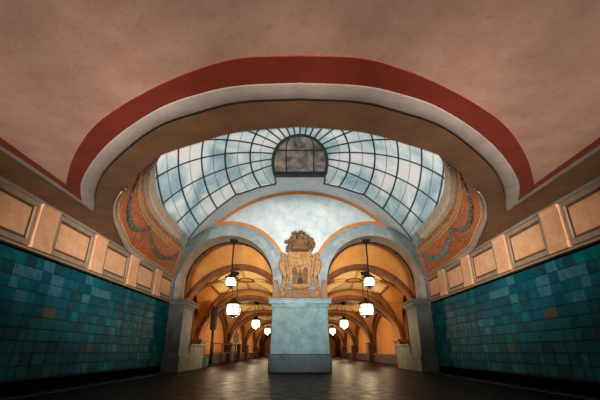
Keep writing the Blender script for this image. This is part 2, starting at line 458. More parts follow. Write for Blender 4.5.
# roof slab above the ceiling
bm = bmesh.new(); loft(bm, [[(-WX-.4, YB-.3, ZC+.12), (WX+.4, YB-.3, ZC+.12)], [(-WX-.4, 3.3, ZC+.12), (WX+.4, 3.3, ZC+.12)]])
struct('ceiling_slab', bm, M['brown'], 'roof slab above the entrance ceiling', 'roof')

# ------------------------------------------------------------------ drum with mosaic, cornice
UPO = [(0,4.2),(.9,4.33),(1.7,4.66),(2.4,5.2),(2.92,6.0),(3.37,7.17),(3.63,8.13),(3.76,9.5),(3.8,11.45)]
UPI = [(0,4.45),(.85,4.57),(1.6,4.88),(2.2,5.36),(2.67,5.95),(3.13,7.08),(3.36,8.12),(3.46,9.53),(3.53,11.15)]
ZU, ZI = 3.74, 4.06
UPO = [(x*.981, y*.981) for x, y in UPO]; UPI = [(x*1.033, y*1.033) for x, y in UPI]
low = resample(oval, 97)
# the mosaic skirt: lower edge follows the oval, upper edge the cornice
upo = resample(curve(UPO, ZU), 97)
upi = resample(curve(UPI, ZI), 97)
def drum(i, w):          # i along the curve (0 front .. 96 arch), w 0 bottom .. 1 top
    i = max(0, min(95.999, i)); k = int(i); t = i-k
    a = low[k].lerp(low[k+1], t); b = upo[k].lerp(upo[k+1], t)
    p = a.lerp(b, w)
    return p+Vector((0,0,-.10*sin(pi*w)*.6))
def drum_in(i, w, d):    # pushed d towards the room
    p = drum(i, w); q = (drum(i+.5, w)-drum(i-.5, w)); r = drum(i, min(1, w+.05))-drum(i, max(0, w-.05))
    nrm = q.cross(r).normalized()
    if nrm.z > 0: nrm = -nrm
    return p+nrm*d
DR = {}
for s, side in ((1,'right'), (-1,'left')):
    X = (lambda p: Vector((p.x, p.y, p.z))) if s > 0 else (lambda p: Vector((-p.x, p.y, p.z)))
    e = empty('mosaic_frieze', (s*4.3, 9, 3.1), 'curved orange mosaic frieze with garlands above the %s wall panels' % side, 'mosaic')
    inv = Matrix.Translation((-s*4.3, -9, -3.1))
    def fin(name, bm, m, smooth=False):
        bmesh.ops.transform(bm, matrix=inv, verts=bm.verts)
        return link(name, bm, m, e, smooth)
    bm = bmesh.new()
    loft(bm, [[X(drum(i, w/8)) for i in range(97)] for w in range(9)], flip=s < 0)
    fin('mosaic_field', bm, M['mosaic'])
    bm = bmesh.new()
    for w0, w1 in ((.06,.1), (.84,.9)):
        loft(bm, [[X(drum_in(i, w, .012)) for i in range(97)] for w in (w0, (w0+w1)/2, w1)], flip=s < 0)
    for i in range(30, 96, 1):
        for w in (.13, .8):
            blob(bm, X(drum_in(i+.5, w, .01)), .025, .025, .025, 1)
    fin('border_strip', bm, M['mosaic_border'])
    bm = bmesh.new(); tube(bm, [X(p)+Vector((0,0,.01-.02*i/96)) for i, p in enumerate(low)][30:], .075, 8, rfun=lambda t: .012+.066*min(1, t*1.6))
    fin('lower_moulding', bm, M['white_mould'], True)
    # garlands
    DR[s] = (e, inv, X)

GAR = [(37,66),(68,92)]
for s in (1, -1):
    e, inv, X = DR[s]
    for gi, (i0, i1) in enumerate(GAR):
        rnd = random.Random(20+gi)
        bm = bmesh.new()
        N_ = 34
        for k in range(N_+1):
            t = k/N_; i = i0+(i1-i0)*t
            w = .76-.36*sin(pi*t)**.8
            rr = .024+.036*sin(pi*t)
            for q in range(3):
                blob(bm, X(drum_in(i+rnd.uniform(-.4,.4), w+rnd.uniform(-.035,.035), .015)), rr*rnd.uniform(.6,1), rr*rnd.uniform(.6,1), rr*rnd.uniform(.6,1), 1, .15, mi=1 if (gi == 1 and s > 0 and rnd.random() < .75) or rnd.random() < .12 else 0)
        bmesh.ops.transform(bm, matrix=inv, verts=bm.verts)
        link('garland', bm, [M['leaf'], M['fruit']], e)
        bm = bmesh.new()
        for k in range(9):
            blob(bm, X(drum_in(i1+rnd.uniform(-.25,.25), .8-k*.05, .015)), .03*(1-k*.07), .03*(1-k*.07), .035, 1, .15)
        bmesh.ops.transform(bm, matrix=inv, verts=bm.verts)
        link('tassel', bm, M['leaf'], e)

for s, side in ((1,'right'), (-1,'left')):
    X = (lambda p: Vector((p.x, p.y, p.z))) if s > 0 else (lambda p: Vector((-p.x, p.y, p.z)))
    bm = bmesh.new()
    rows = []
    for t, zz in ((-.1,-.02),(.12,-.02),(.12,.03),(.0,.035),(.0,.16),(.62,.16),(.66,.17),(.66,.235),(.8,.25),(1,.3),(1,.33),(.8,.34)):
        rows.append([X(Vector((a.x+(b.x-a.x)*t, a.y+(b.y-a.y)*t, ZU+zz))) for a, b in zip(upo, upi)])
    # shelf from the cornice to the foot of the dome
    rows.append([X(Vector((a.x*1.28, a.y+(a.y-8.6)*.16, ZI+.02))) for a in upi])
    loft(bm, rows, flip=s < 0)
    # end closing
    endv = [r[-1] for r in rows[:12]]+[X(upo[-1].lerp(upi[-1], -.1))+Vector((0,0,.34))]
    bm.faces.new([bm.verts.new(p) for p in (endv if s > 0 else endv[::-1])])
    # dentils
    m_ = 62
    po, pi_ = resample(upo, m_+1), resample(upi, m_+1)
    for k in range(m_):
        if po[k].y < 5.2 or k > m_-3: continue
        a, b = po[k].lerp(po[k+1], .2), po[k].lerp(po[k+1], .66)
        c, d = pi_[k].lerp(pi_[k+1], .2), pi_[k].lerp(pi_[k+1], .66)
        a2, b2 = a.lerp(c, .6), b.lerp(d, .6)
        lo = [Vector((p.x, p.y, ZU+.035)) for p in (a, b, b2, a2)]
        hi = [Vector((p.x, p.y, ZU+.165)) for p in (a, b, b2, a2)]
        V = [bm.verts.new(X(p)) for p in lo+hi]
        for q in ((0,1,2,3),(0,4,5,1),(1,5,6,2),(2,6,7,3),(3,7,4,0),(4,7,6,5)):
            bm.faces.new([V[i] for i in q])
    bmesh.ops.recalc_face_normals(bm, faces=bm.faces)
    struct('trim_dentil_'+side, bm, M['cornice'], 'beige dentil cornice at the %s foot of the glass dome' % side, 'cornice')

# ------------------------------------------------------------------ glass dome: polar grid around a pole on a flattened ellipsoid
DA, DB, DC, DN, DY, DZ = 3.914, 4.821, 3.855, 2.176, 8.634, 3.81
PA = .992
pole = Vector((0, cos(PA), sin(PA))); upv = Vector((0, -sin(PA), cos(PA)))
def dome(col, az):       # degrees from the pole, degrees around it (0 = over the top)
    c, a = R(col), R(az)
    d = pole*cos(c)+(upv*cos(a)+Vector((1,0,0))*sin(a))*sin(c)
    k = 1/math.sqrt((abs(d.x)**DN+abs(d.y)**DN)**(2/DN)+d.z**2)
    return Vector((d.x*DA*k, DY+d.y*DB*k, DZ+d.z*DC*k))
COLS = [15.4, 25.9, 38.9, 51.4, 64.5, 77.5, 90, 103, 116, 130, 144]
AZS = [0, 11.5, 23, 34.5, 46, 57.5, 68.9, 79.8, 91.6, 103.5]
def az_edge(col):        # the lowest glazing bar, along the white arch
    T = [(15.4, 136.5), (19, 136), (22.5, 129.5), (25.3, 125), (28, 122), (38.9, 114.6), (51.4, 113.7), (64.5, 113.2), (77.5, 113.6), (90,114), (150, 114)]
    for (a, b), (c, d) in zip(T, T[1:]):
        if col <= c: return b+(d-b)*(max(col, a)-a)/(c-a)
    return 114
ZB = 3.9
C0 = [(0,11.7),(25,11.9),(44,12.3),(61,12.9),(76,13.5),(94,14.2),(114,15.3),(125,16.6),(135,18.8),(140,20.4)]
def col0(az):            # rim of the lunette
    az = abs(az)
    for (a, b), (c, d) in zip(C0, C0[1:]):
        if az <= c: return b+(d-b)*(az-a)/(c-a)
    return 20.4
sky = empty('glass_dome', (0, DY, ZB), 'frosted glass skylight dome with dark ribs fanning from a small lunette', 'skylight')
offs = Vector((0, DY, ZB))
def dl(o): return o
bm = bmesh.new()
rows = []
for q in range(71):
    row = []
    for k in range(97):
        E = az_edge(19+131*q/70); a = -E+2*E*k/96; c0 = col0(a)
        row.append(dome(c0+(150-c0)*q/70, a)-offs)
    rows.append(row)
loft(bm, rows)
dead = [f for f in bm.faces if all(v.co.z < -.12 for v in f.verts)]
bmesh.ops.delete(bm, geom=dead, context='FACES')
link('glazing', bm, M['glass'], sky, True)
def bar(name, pts, r, seg=4):
    seg_pts = [p-offs for p in pts if p.z > ZB-.1]
    if len(seg_pts) < 2: return
    bm = bmesh.new(); tube(bm, seg_pts, r, seg)
    return link(name, bm, M['iron'], sky)
for j, c in enumerate(COLS):
    E = az_edge(c)
    pts = [dome(col0(-E+2*E*k/90) if j == 0 else c, -E+2*E*k/90) for k in range(91)]
    hi = [p for p in pts if p.z > ZB-.1]
    if j <= 6 and hi == pts: bar('hoop_rib', pts, .032)
    else:
        run = []
        for p in pts+[None]:
            if p is not None and p.z > ZB-.1: run.append(p)
            else:
                if len(run) > 2: bar('hoop_rib', run, .032)
                run = []
for a in AZS:
    for sg in ((1,) if a == 0 else (1, -1)):
        pts = []
        for k in range(80):
            p = dome(col0(a)+(148-col0(a))*k/79, sg*a)
            if p.z < ZB-.1 and k > 5: break
            pts.append(p)
        bar('radial_rib', pts, .028)
for sg in (1, -1):
    pts = []
    for k in range(60):
        c = 19.2+(92-19.2)*k/59; p = dome(c, sg*az_edge(c))
        if p.z < ZB-.1: break
        pts.append(p)
    bar('edge_rib', pts, .035)
for c0, c1 in zip(COLS[:7], COLS[1:8]):
    c = (c0+c1)/2; E = az_edge(c)
    run = []
    for p in [dome(c, -E+2*E*k/90) for k in range(91)]+[None]:
        if p is not None and p.z > ZB-.1: run.append(p)
        else:
            if len(run) > 2: bar('glazing_bar', run, .009)
            run = []

# lunette window at the pole
SILL_A = 125
sill_r = dome(col0(SILL_A), SILL_A); base = Vector((0, sill_r.y, sill_r.z)); head = dome(col0(0), 0)
lw = empty('window_1', base, 'sooty round-topped lunette window at the head of the glass dome', 'window')
lw['kind'] = 'structure'
VV = (head-base).normalized(); NN = Vector((1,0,0)).cross(VV)
if NN.y < 0: NN = -NN
hoop = [dome(col0(-SILL_A+2*SILL_A*k/60), -SILL_A+2*SILL_A*k/60)-base for k in range(61)]
flat = [(p.x, p.dot(VV)) for p in hoop]
def lun(u, v, d=.3): return Vector((u, 0, 0))+VV*v+NN*d
bm = bmesh.new(); bm.faces.new([bm.verts.new(lun(u, v)) for u, v in flat])
link('pane', bm, M['lunette'], lw)
bm = bmesh.new()
loft(bm, [hoop+[hoop[0]], [lun(u, v) for u, v in flat]+[lun(*flat[0])]])
tube(bm, hoop, .06, 6, closed=True)
Hh = max(v for u, v in flat)
def halfw(v): return max(abs(u) for (u, q) in flat if abs(q-v) < .12)
tube(bm, [lun(-halfw(.55*Hh), .55*Hh, .27), lun(halfw(.55*Hh), .55*Hh, .27)], .026, 6)
for u in (-.5, .5):
    tube(bm, [lun(u, 0, .27), lun(u, .55*Hh, .27)], .024, 6)
    tube(bm, cat_rom([lun(u, .55*Hh, .27), lun(u*.9, .75*Hh, .27), lun(u*.5, .95*Hh, .27)], 5), .02, 6)
link('window_frame', bm, M['iron'], lw)

# ------------------------------------------------------------------ arcade wall, Y = YA
AXC, AR, AZ = 2.72, 1.73, 3.0       # arch centre, radius, spring
TR, TZ = 4.47, 2.07                 # tympanum arc
ER = 2.2                            # outer radius of the arch ring
def arch_pts(r, x0, n=40, a0=0, a1=180):
    return [(x0+r*cos(R(a0+(a1-a0)*k/n)), AZ+r*sin(R(a0+(a1-a0)*k/n))) for k in range(n+1)]
R1 = TR*1.015; d_ = math.hypot(AXC, AZ-TZ); a_ = (R1*R1-ER*ER+d_*d_)/(2*d_); h_ = math.sqrt(R1*R1-a_*a_)
CU = (a_*AXC/d_-h_*(AZ-TZ)/d_, TZ+a_*(AZ-TZ)/d_+h_*AXC/d_)      # where tympanum arc meets the arch ring
A_T = math.degrees(math.atan2(CU[1]-TZ, CU[0])); A_E = math.degrees(math.atan2(CU[1]-AZ, CU[0]-AXC))
# front boundary of the white reveal: lunette sill, glass edge, mosaic edge
edge = [dome(c, az_edge(c)) for c in [19.6+(80-19.6)*k/40 for k in range(41)]]
edge = [p for p in edge if p.z > 3.93]
fr = [base, base.lerp(sill_r, .5), sill_r, dome(col0(130), 130), dome(col0(136), 136)]+[p for p in edge if p.z > ZI+.02]+[upi[-1]+Vector((0,0,.06)), upo[-1]+Vector((0,0,.03))]+[drum(95.99, w) for w in (.9,.75,.5,.25,0)]+[Vector((4.62,13.2,2.3))]
# back boundary on the wall face
bk = []
for k in range(25):
    a = R(90-(90-A_T)*k/24); bk.append(Vector((TR*1.015*cos(a), YA, TZ+TR*1.015*sin(a))))
for k in range(1, 25):
    a = R(A_E-A_E*k/24); bk.append(Vector((AXC+ER*cos(a), YA, AZ+ER*sin(a))))
bk.append(Vector((4.75, YA, 2.3)))
nn = 400
FR, BK = resample(full(fr), 2*nn+1), resample(full(bk), 2*nn+1)
bm = bmesh.new()
rows = []
for k in range(7):
    t = k/6
    rows.append([a.lerp(b, t)+Vector((0, 0, .0)) for a, b in zip(FR, BK)])
loft(bm, rows)
struct('trim_reveal', bm, M['pale_stone'], 'pale stone reveal arching between the glass dome and tympanum', 'arch', smooth=True)

# wall body with the two arches (strips), spandrels and tympanum
bm = bmesh.new()
def ring(bm, x0, r0, r1, y0, y1, mi_face, mi_in=None, mi_out=None, a0=0, a1=180, n=48):
    P0_, P1_ = arch_pts(r0, x0, n, a0, a1), arch_pts(r1, x0, n, a0, a1)
    loft(bm, [[(x, y0, z) for x, z in P0_], [(x, y0, z) for x, z in P1_]], mi_face)
    if mi_in is not None: loft(bm, [[(x, y0, z) for x, z in P0_], [(x, y1, z) for x, z in P0_]], mi_in)
    if mi_out is not None: loft(bm, [[(x, y0, z) for x, z in P1_], [(x, y1, z) for x, z in P1_]], mi_out)
for s in (-1, 1):
    x0 = s*AXC
    ring(bm, x0, AR, AR+.05, YA-.05, YAB, 0, 1, 0)
    # stilted jambs under the ring
    for q in (-1, 1):
        xa = x0+q*AR; xb = x0+q*(AR+.42)
        if q*s < 0: xb = x0+q*(AR+1.0); xb = s*.0
        loft(bm, [[(xa, YA-.05, 2.3), (xa, YA-.05, AZ)], [(xb, YA-.05, 2.3), (xb, YA-.05, AZ)]], 0)
        loft(bm, [[(xa, YA-.05, 2.3), (xa, YA-.05, AZ)], [(xa, YAB, 2.3), (xa, YAB, AZ)]], 1)
    ring(bm, x0, AR+.05, AR+.34, YA-.05, YA, 0, None, 0)
    ring(bm, x0, AR+.34, AR+.42, YA-.03, YA, 2, None, 0)
    ring(bm, x0, AR+.42, ER+.01, YA, YA+.05, 0)
bmesh.ops.recalc_face_normals(bm, faces=bm.faces)
struct('wall_arcade', bm, [M['ring'], M['soffit'], M['blue_line']], 'grey stone double arcade leading to the platform hall', 'arcade')
# tympanum field and orange border
bm = bmesh.new()
N_ = 160; top, bot = [], []
for k in range(N_+1):
    x = -4.9+9.8*k/N_
    zt = 7.0
    dx = abs(x)-AXC
    zb = AZ+math.sqrt(max(0, (ER-.1)**2-dx*dx)) if abs(dx) < ER-.1 else 2.3
    top.append((x, YA+.006, zt)); bot.append((x, YA+.006, min(zb, zt)))
loft(bm, [top, bot])
struct('wall_tympanum', bm, M['tympanum'], 'pale mottled plaster tympanum above the two arches', 'wall')
bm = bmesh.new()
A0 = 46.4
P_in = [(TR*.985-.07, a) for a in range(0)]
def arc3(cx, cz, r, a0, a1, y, n=60): return [(cx+r*cos(R(a0+(a1-a0)*k/n)), y, cz+r*sin(R(a0+(a1-a0)*k/n))) for k in range(n+1)]
loft(bm, [arc3(0, TZ, TR*1.015, A_T, 180-A_T, YA), arc3(0, TZ, TR*1.015, A_T, 180-A_T, YA-.02), arc3(0, TZ, TR-.05, 47.2, 132.8, YA-.02), arc3(0, TZ, TR-.05, 47.2, 132.8, YA+.06)])
for s in (-1, 1):
    a0, a1 = (0, 99) if s > 0 else (81, 180)
    if s > 0: a0, a1 = A_E-1, 158
    else: a0, a1 = 22, 181-A_E
    loft(bm, [arc3(s*AXC, AZ, ER+.0, a0, a1, YA), arc3(s*AXC, AZ, ER+.0, a0, a1, YA-.026), arc3(s*AXC, AZ, ER+.12, a0, a1, YA-.026), arc3(s*AXC, AZ, ER+.12, a0, a1, YA+.06)])
struct('trim_tympanum', bm, M['orange_line'], 'orange border line framing the tympanum', 'border')
# wall above the reveal and behind, closing the hall to the platform
bm = bmesh.new()
box(bm, -.985, .985, YA-.03, YAB, 0, 3.3)
struct('wall_core', bm, M['pedestal'], 'masonry core behind the central pedestal', 'pier')
# outside shell over the reveal and platform roof so daylight only enters through the glass
bm = bmesh.new()
box(bm, -7.2, 7.2, YAB-.05, YAB+.15, 5.0, 8.0)
struct('wall_outer', bm, M['pier'], 'outer wall over the platform entrance', 'wall')

# ------------------------------------------------------------------ piers (the jambs continuing the tiled walls)
for s, side in ((-1,'left'), (1,'right')):
    x = s*WX
    e = empty('stone_pier', (x, 13.3, 0), 'grey stone pier with moulded cap carrying the %s arch' % side, 'pier')
    bm = bmesh.new(); box(bm, *sorted((-s*.53, s*.38)), -.2, 1.0, .55, 2.1, .01); link('shaft', bm, M['pier'], e)
    bm = bmesh.new(); box(bm, *sorted((-s*.6, s*.38)), -.27, 1.05, 0, .5, .02); box(bm, *sorted((-s*.56, s*.38)), -.23, 1.03, .5, .56, .015); link('base', bm, M['pier'], e)
    bm = bmesh.new()
    for z0, z1, p in ((2.06,2.1,.02),(2.1,2.16,.05),(2.16,2.28,.1),(2.28,2.34,.14)):
        box(bm, *sorted((-s*(.53+p), s*.38)), -.2-p, 1.0+p, z0, z1, .012)
    link('cap', bm, M['pier'], e)
    bm = bmesh.new(); box(bm, *sorted((-s*.55, s*.38)), 1.05, 3.1, 0, .82, .015); box(bm, *sorted((-s*.58, s*.38)), 1.05, 3.13, .82, .9, .015)
    o = link('low_parapet', bm, M['pier'], e)
    # spandrel closing between arch ring and hall wall
    bm = bmesh.new(); box(bm, *sorted((s*4.42, s*6.5)), YA+.02, YAB, 2.34, 5.2)
    struct('wall_spandrel_'+side, bm, M['soffit'], 'stone wall beside the %s arch' % side, 'wall')

# black conduits along the arch soffits
for s, side in ((-1,'left'), (1,'right')):
    e = empty('arch_conduit', (s*AXC, YAB-.1, 2.3), 'black conduit clipped along the soffit of the %s arch' % side, 'cable')
    rr = AR-.03
    bm = bmesh.new()
    pts = [(s*(AR-.03), 0, .02), (s*(AR-.03), 0, .7)]+[(s*rr*cos(R(a)), 0, .7+rr*sin(R(a))) for a in range(5, 177, 5)]
    tube(bm, pts, .035, 8); link('pipe', bm, M['black'], e, True)
    for a in (12, 48, 78, 110):
        bm = bmesh.new(); c = Vector((s*rr*cos(R(a)), 0, .7+rr*sin(R(a))))
        blob(bm, c, .07, .05, .07, 1); link('clip', bm, M['black'], e)

# ------------------------------------------------------------------ pedestal
PY = 13.0
e = empty('stone_pedestal', (0, PY, 0), 'large blue-grey stone pedestal between the two arches', 'pedestal')
bm = bmesh.new()
A = [(-1.03,-.06),(1.03,-.06),(1.03,.9),(-1.03,.9)]
box(bm, -1.05, 1.05, -.08, .24, 0, .56, .02); link('plinth', bm, M['pedestal_dark'], e)
bm = bmesh.new()
n_ = 24
def tap(z): return .99-.05*(z-.56)/1.6
rows = []
for z in (.56, .62, 2.0, 2.1):
    w = tap(z); rows.append([(-w, .24, z), (-w, .0, z), (w, .0, z), (w, .24, z), (-w, .24, z)])
loft(bm, rows); bmesh.ops.recalc_face_normals(bm, faces=bm.faces)
link('shaft', bm, M['pedestal'], e)
bm = bmesh.new()
for z0, z1, p, bow in ((2.02,2.06,.0,0),(2.06,2.16,.035,.0),(2.16,2.3,.13,0),(2.3,2.34,.15,0)):
    box(bm, -.96-p, .96+p, -.02-p, .24, z0, z1, .014)
# bowed moulding under the slab
o_ = [(-.62, -.0)]+[(-.62+1.24*k/16, -.11*sin(pi*k/16)) for k in range(1, 16)]+[(.62, -.0)]
lo = [bm.verts.new((x, y, 2.05)) for x, y in o_]; hi = [bm.verts.new((x*1.15, y*1.1-.03, 2.17)) for x, y in o_]
for i in range(len(o_)-1): bm.faces.new((lo[i], lo[i+1], hi[i+1], hi[i]))
bm.faces.new(lo[::-1])
link('cap', bm, M['pedestal'], e)

# ------------------------------------------------------------------ carved coat of arms on the pedestal
CY = 13.06
e = empty('coat_of_arms', (0, CY, 2.34), 'carved sandstone coat of arms with crown standing on the pedestal', 'sculpture')
PXM = 27.6
def cz(px, py): return ((px-133)/5.72/PXM, (297-(230+py/5.72))*.0372+.04)   # helper for carving outlines in metres
bm = bmesh.new()
sh = [(92,100),(176,100),(184,118),(198,128),(200,165),(190,200),(188,235),(196,270),(186,310),(178,340),(88,340),(80,310),(70,270),(78,235),(76,200),(66,165),(68,128),(82,118)]
prism(bm, [cz(*p) for p in sh][::-1], -.02, .17, .05)
link('shield', bm, M['carved'], e)
bm = bmesh.new()           # upper cartouche scrolls
for q in (-1, 1):
    pts = []
    for k in range(22):
        a = k/21*2.2*pi; r = .13*(1-k/26)
        pts.append((q*(.47-.06*k/21)+q*r*cos(a)*.6, -.05, 1.28+r*sin(a)))
    tube(bm, pts, .035, 6)
    pts = [(q*.5, -.04, 1.3), (q*.46, -.05, 1.05), (q*.4, -.06, .8), (q*.46, -.05, .55), (q*.42, -.04, .35)]
    tube(bm, cat_rom(pts, 5), .035, 6)
tube(bm, cat_rom([(-.42,-.05,1.52),(-.2,-.07,1.6),(0,-.08,1.54),(.2,-.07,1.6),(.42,-.05,1.52)], 6), .03, 6)
link('scrollwork', bm, M['carved'], e, True)
bm = bmesh.new()           # mural crown with foliage
rnd = random.Random(3); random.seed(3)
lathe(bm, [(.33,1.5),(.36,1.56),(.33,1.62),(.3,1.7),(.34,1.78),(.36,1.8),(.3,1.82)], 0, -.16, 18)
for k in range(5):
    a = pi+pi*k/4; box(bm, .3*cos(a)-.07, .3*cos(a)+.07, -.16+.28*sin(a)-.07, -.16+.28*sin(a)+.07, 1.8, 1.98, .02)
for k in range(60):
    t = rnd.uniform(-1, 1); 
    blob(bm, (t*.5, rnd.uniform(-.2,.06), 1.86-.17*t*t*1.3+rnd.uniform(-.16,.14)), rnd.uniform(.035,.075), .07, rnd.uniform(.035,.075), 2, .2)
for k in range(22):
    t = rnd.uniform(-1, 1); blob(bm, (t*.34, rnd.uniform(-.1,.1), 2.12-.12*t*t+rnd.uniform(-.08,.1)), rnd.uniform(.035,.065), .07, rnd.uniform(.04,.075), 2, .2)
for q in (-1, 1):
    for k in range(10): blob(bm, (q*(.42+rnd.uniform(-.1,.12)), rnd.uniform(-.06,.1), 1.78+rnd.uniform(-.1,.2)), .06, .06, .065, 2, .2)
link('crown', bm, M['carved_dark'], e)
for q in (-1, 1):          # flanking figures on volutes
    bm = bmesh.new(); random.seed(8)
    x = q*.63
    blob(bm, (x, .03, 1.38), .095, .09, .105, 2, .04)
    blob(bm, (x, .05, 1.27), .07, .07, .06, 2, .05)
    tube(bm, cat_rom([(x*.98,.06,1.24),(x*1.04,.04,1.1),(x*.98,.04,.92),(x*.86,.02,.72),(x*.88,.03,.56)], 5), .1, 10, rfun=lambda t: .075+.075*sin(pi*min(1, t*1.5))**.6)
    blob(bm, (x*.88, .03, .5), .11, .1, .1, 2, .1)
    tube(bm, cat_rom([(x*.95,-.04,1.18),(x*.8,-.07,1.08),(x*.72,-.05,.96)], 5), .035, 6)
    tube(bm, cat_rom([(x*.9,.03,.45),(x*1.05,.03,.3),(x*.9,.03,.12)], 5), .07, 8)
    link('flanking_figure', bm, M['carved'], e)
bm = bmesh.new()           # inscription ridge: shallow raised strokes, too worn to read
rnd = random.Random(9)
for k in range(15):
    x = -.36+.05*k; h = rnd.choice((.06,.08,.08)); z = 1.03
    box(bm, x, x+.012, -.04, -.018, z-h/2, z+h/2)
    if k % 2: box(bm, x, x+.035, -.04, -.018, z+h/2-.012, z+h/2)
for k in range(4): box(bm, -.13+.07*k, -.118+.07*k, -.04, -.018, 1.27, 1.33)
link('inscription', bm, M['carved_dark'], e)
bm = bmesh.new()           # gatehouse relief
g0, g1 = -.2, .2
box(bm, g0, g1, -.09, 0, .42, .74, .01)
for q in (-1, 1):
    lathe(bm, [(.07,.4),(.07,.84),(.09,.86),(.09,.9),(.01,1.0)], q*.2, -.05, 10)
    box(bm, q*.1-.03, q*.1+.03, -.12, -.04, .74, .8)
box(bm, -.03, .03, -.12, -.04, .74, .8)
prism(bm, [(-.12,.74),(.12,.74),(0,.94)], -.1, 0)
link('gate_relief', bm, M['carved_dark'], e)
bm = bmesh.new()
pr = [(-.09,.42),(.09,.42),(.09,.56)]+[(.09*cos(R(a)), .56+.09*sin(R(a))) for a in range(15, 180, 15)]+[(-.09,.56)]
prism(bm, pr, -.1, -.05); link('gate_opening', bm, M['black'], e)
bm = bmesh.new()
box(bm, -.34, .34, -.14, .1, .36, .42, .01); box(bm, -.3, .3, -.12, .1, .42, .45, .01); link('ledge', bm, M['carved'], e)
bm = bmesh.new(); random.seed(12); rnd = random.Random(12)
box(bm, -.97, .97, .02, .17, 0, .34, .02)
for q in (-1, 1): box(bm, q*.88-.1, q*.88+.1, -.02, .17, .0, .55, .02); blob(bm, (q*.88, .08, .6), .09, .09, .08, 2)
for k in range(120):
    x = -.95+1.9*rnd.random()
    blob(bm, (x, .02+rnd.uniform(-.02,.02), rnd.uniform(.03,.32)), rnd.uniform(.03,.06), .04, rnd.uniform(.025,.05), 1, .25)
for k in range(11):
    x = -.8+.16*k
    tube(bm, [(x+.06*cos(a*pi/6), -.01, .17+.08*sin(a*pi/6)) for a in range(12)], .018, 5, closed=True)
link('base_frieze', bm, M['frieze'], e)
for o in e.children:
    if o.name.startswith('base_frieze'): continue
    for v in o.data.vertices: v.co.z *= 1.13

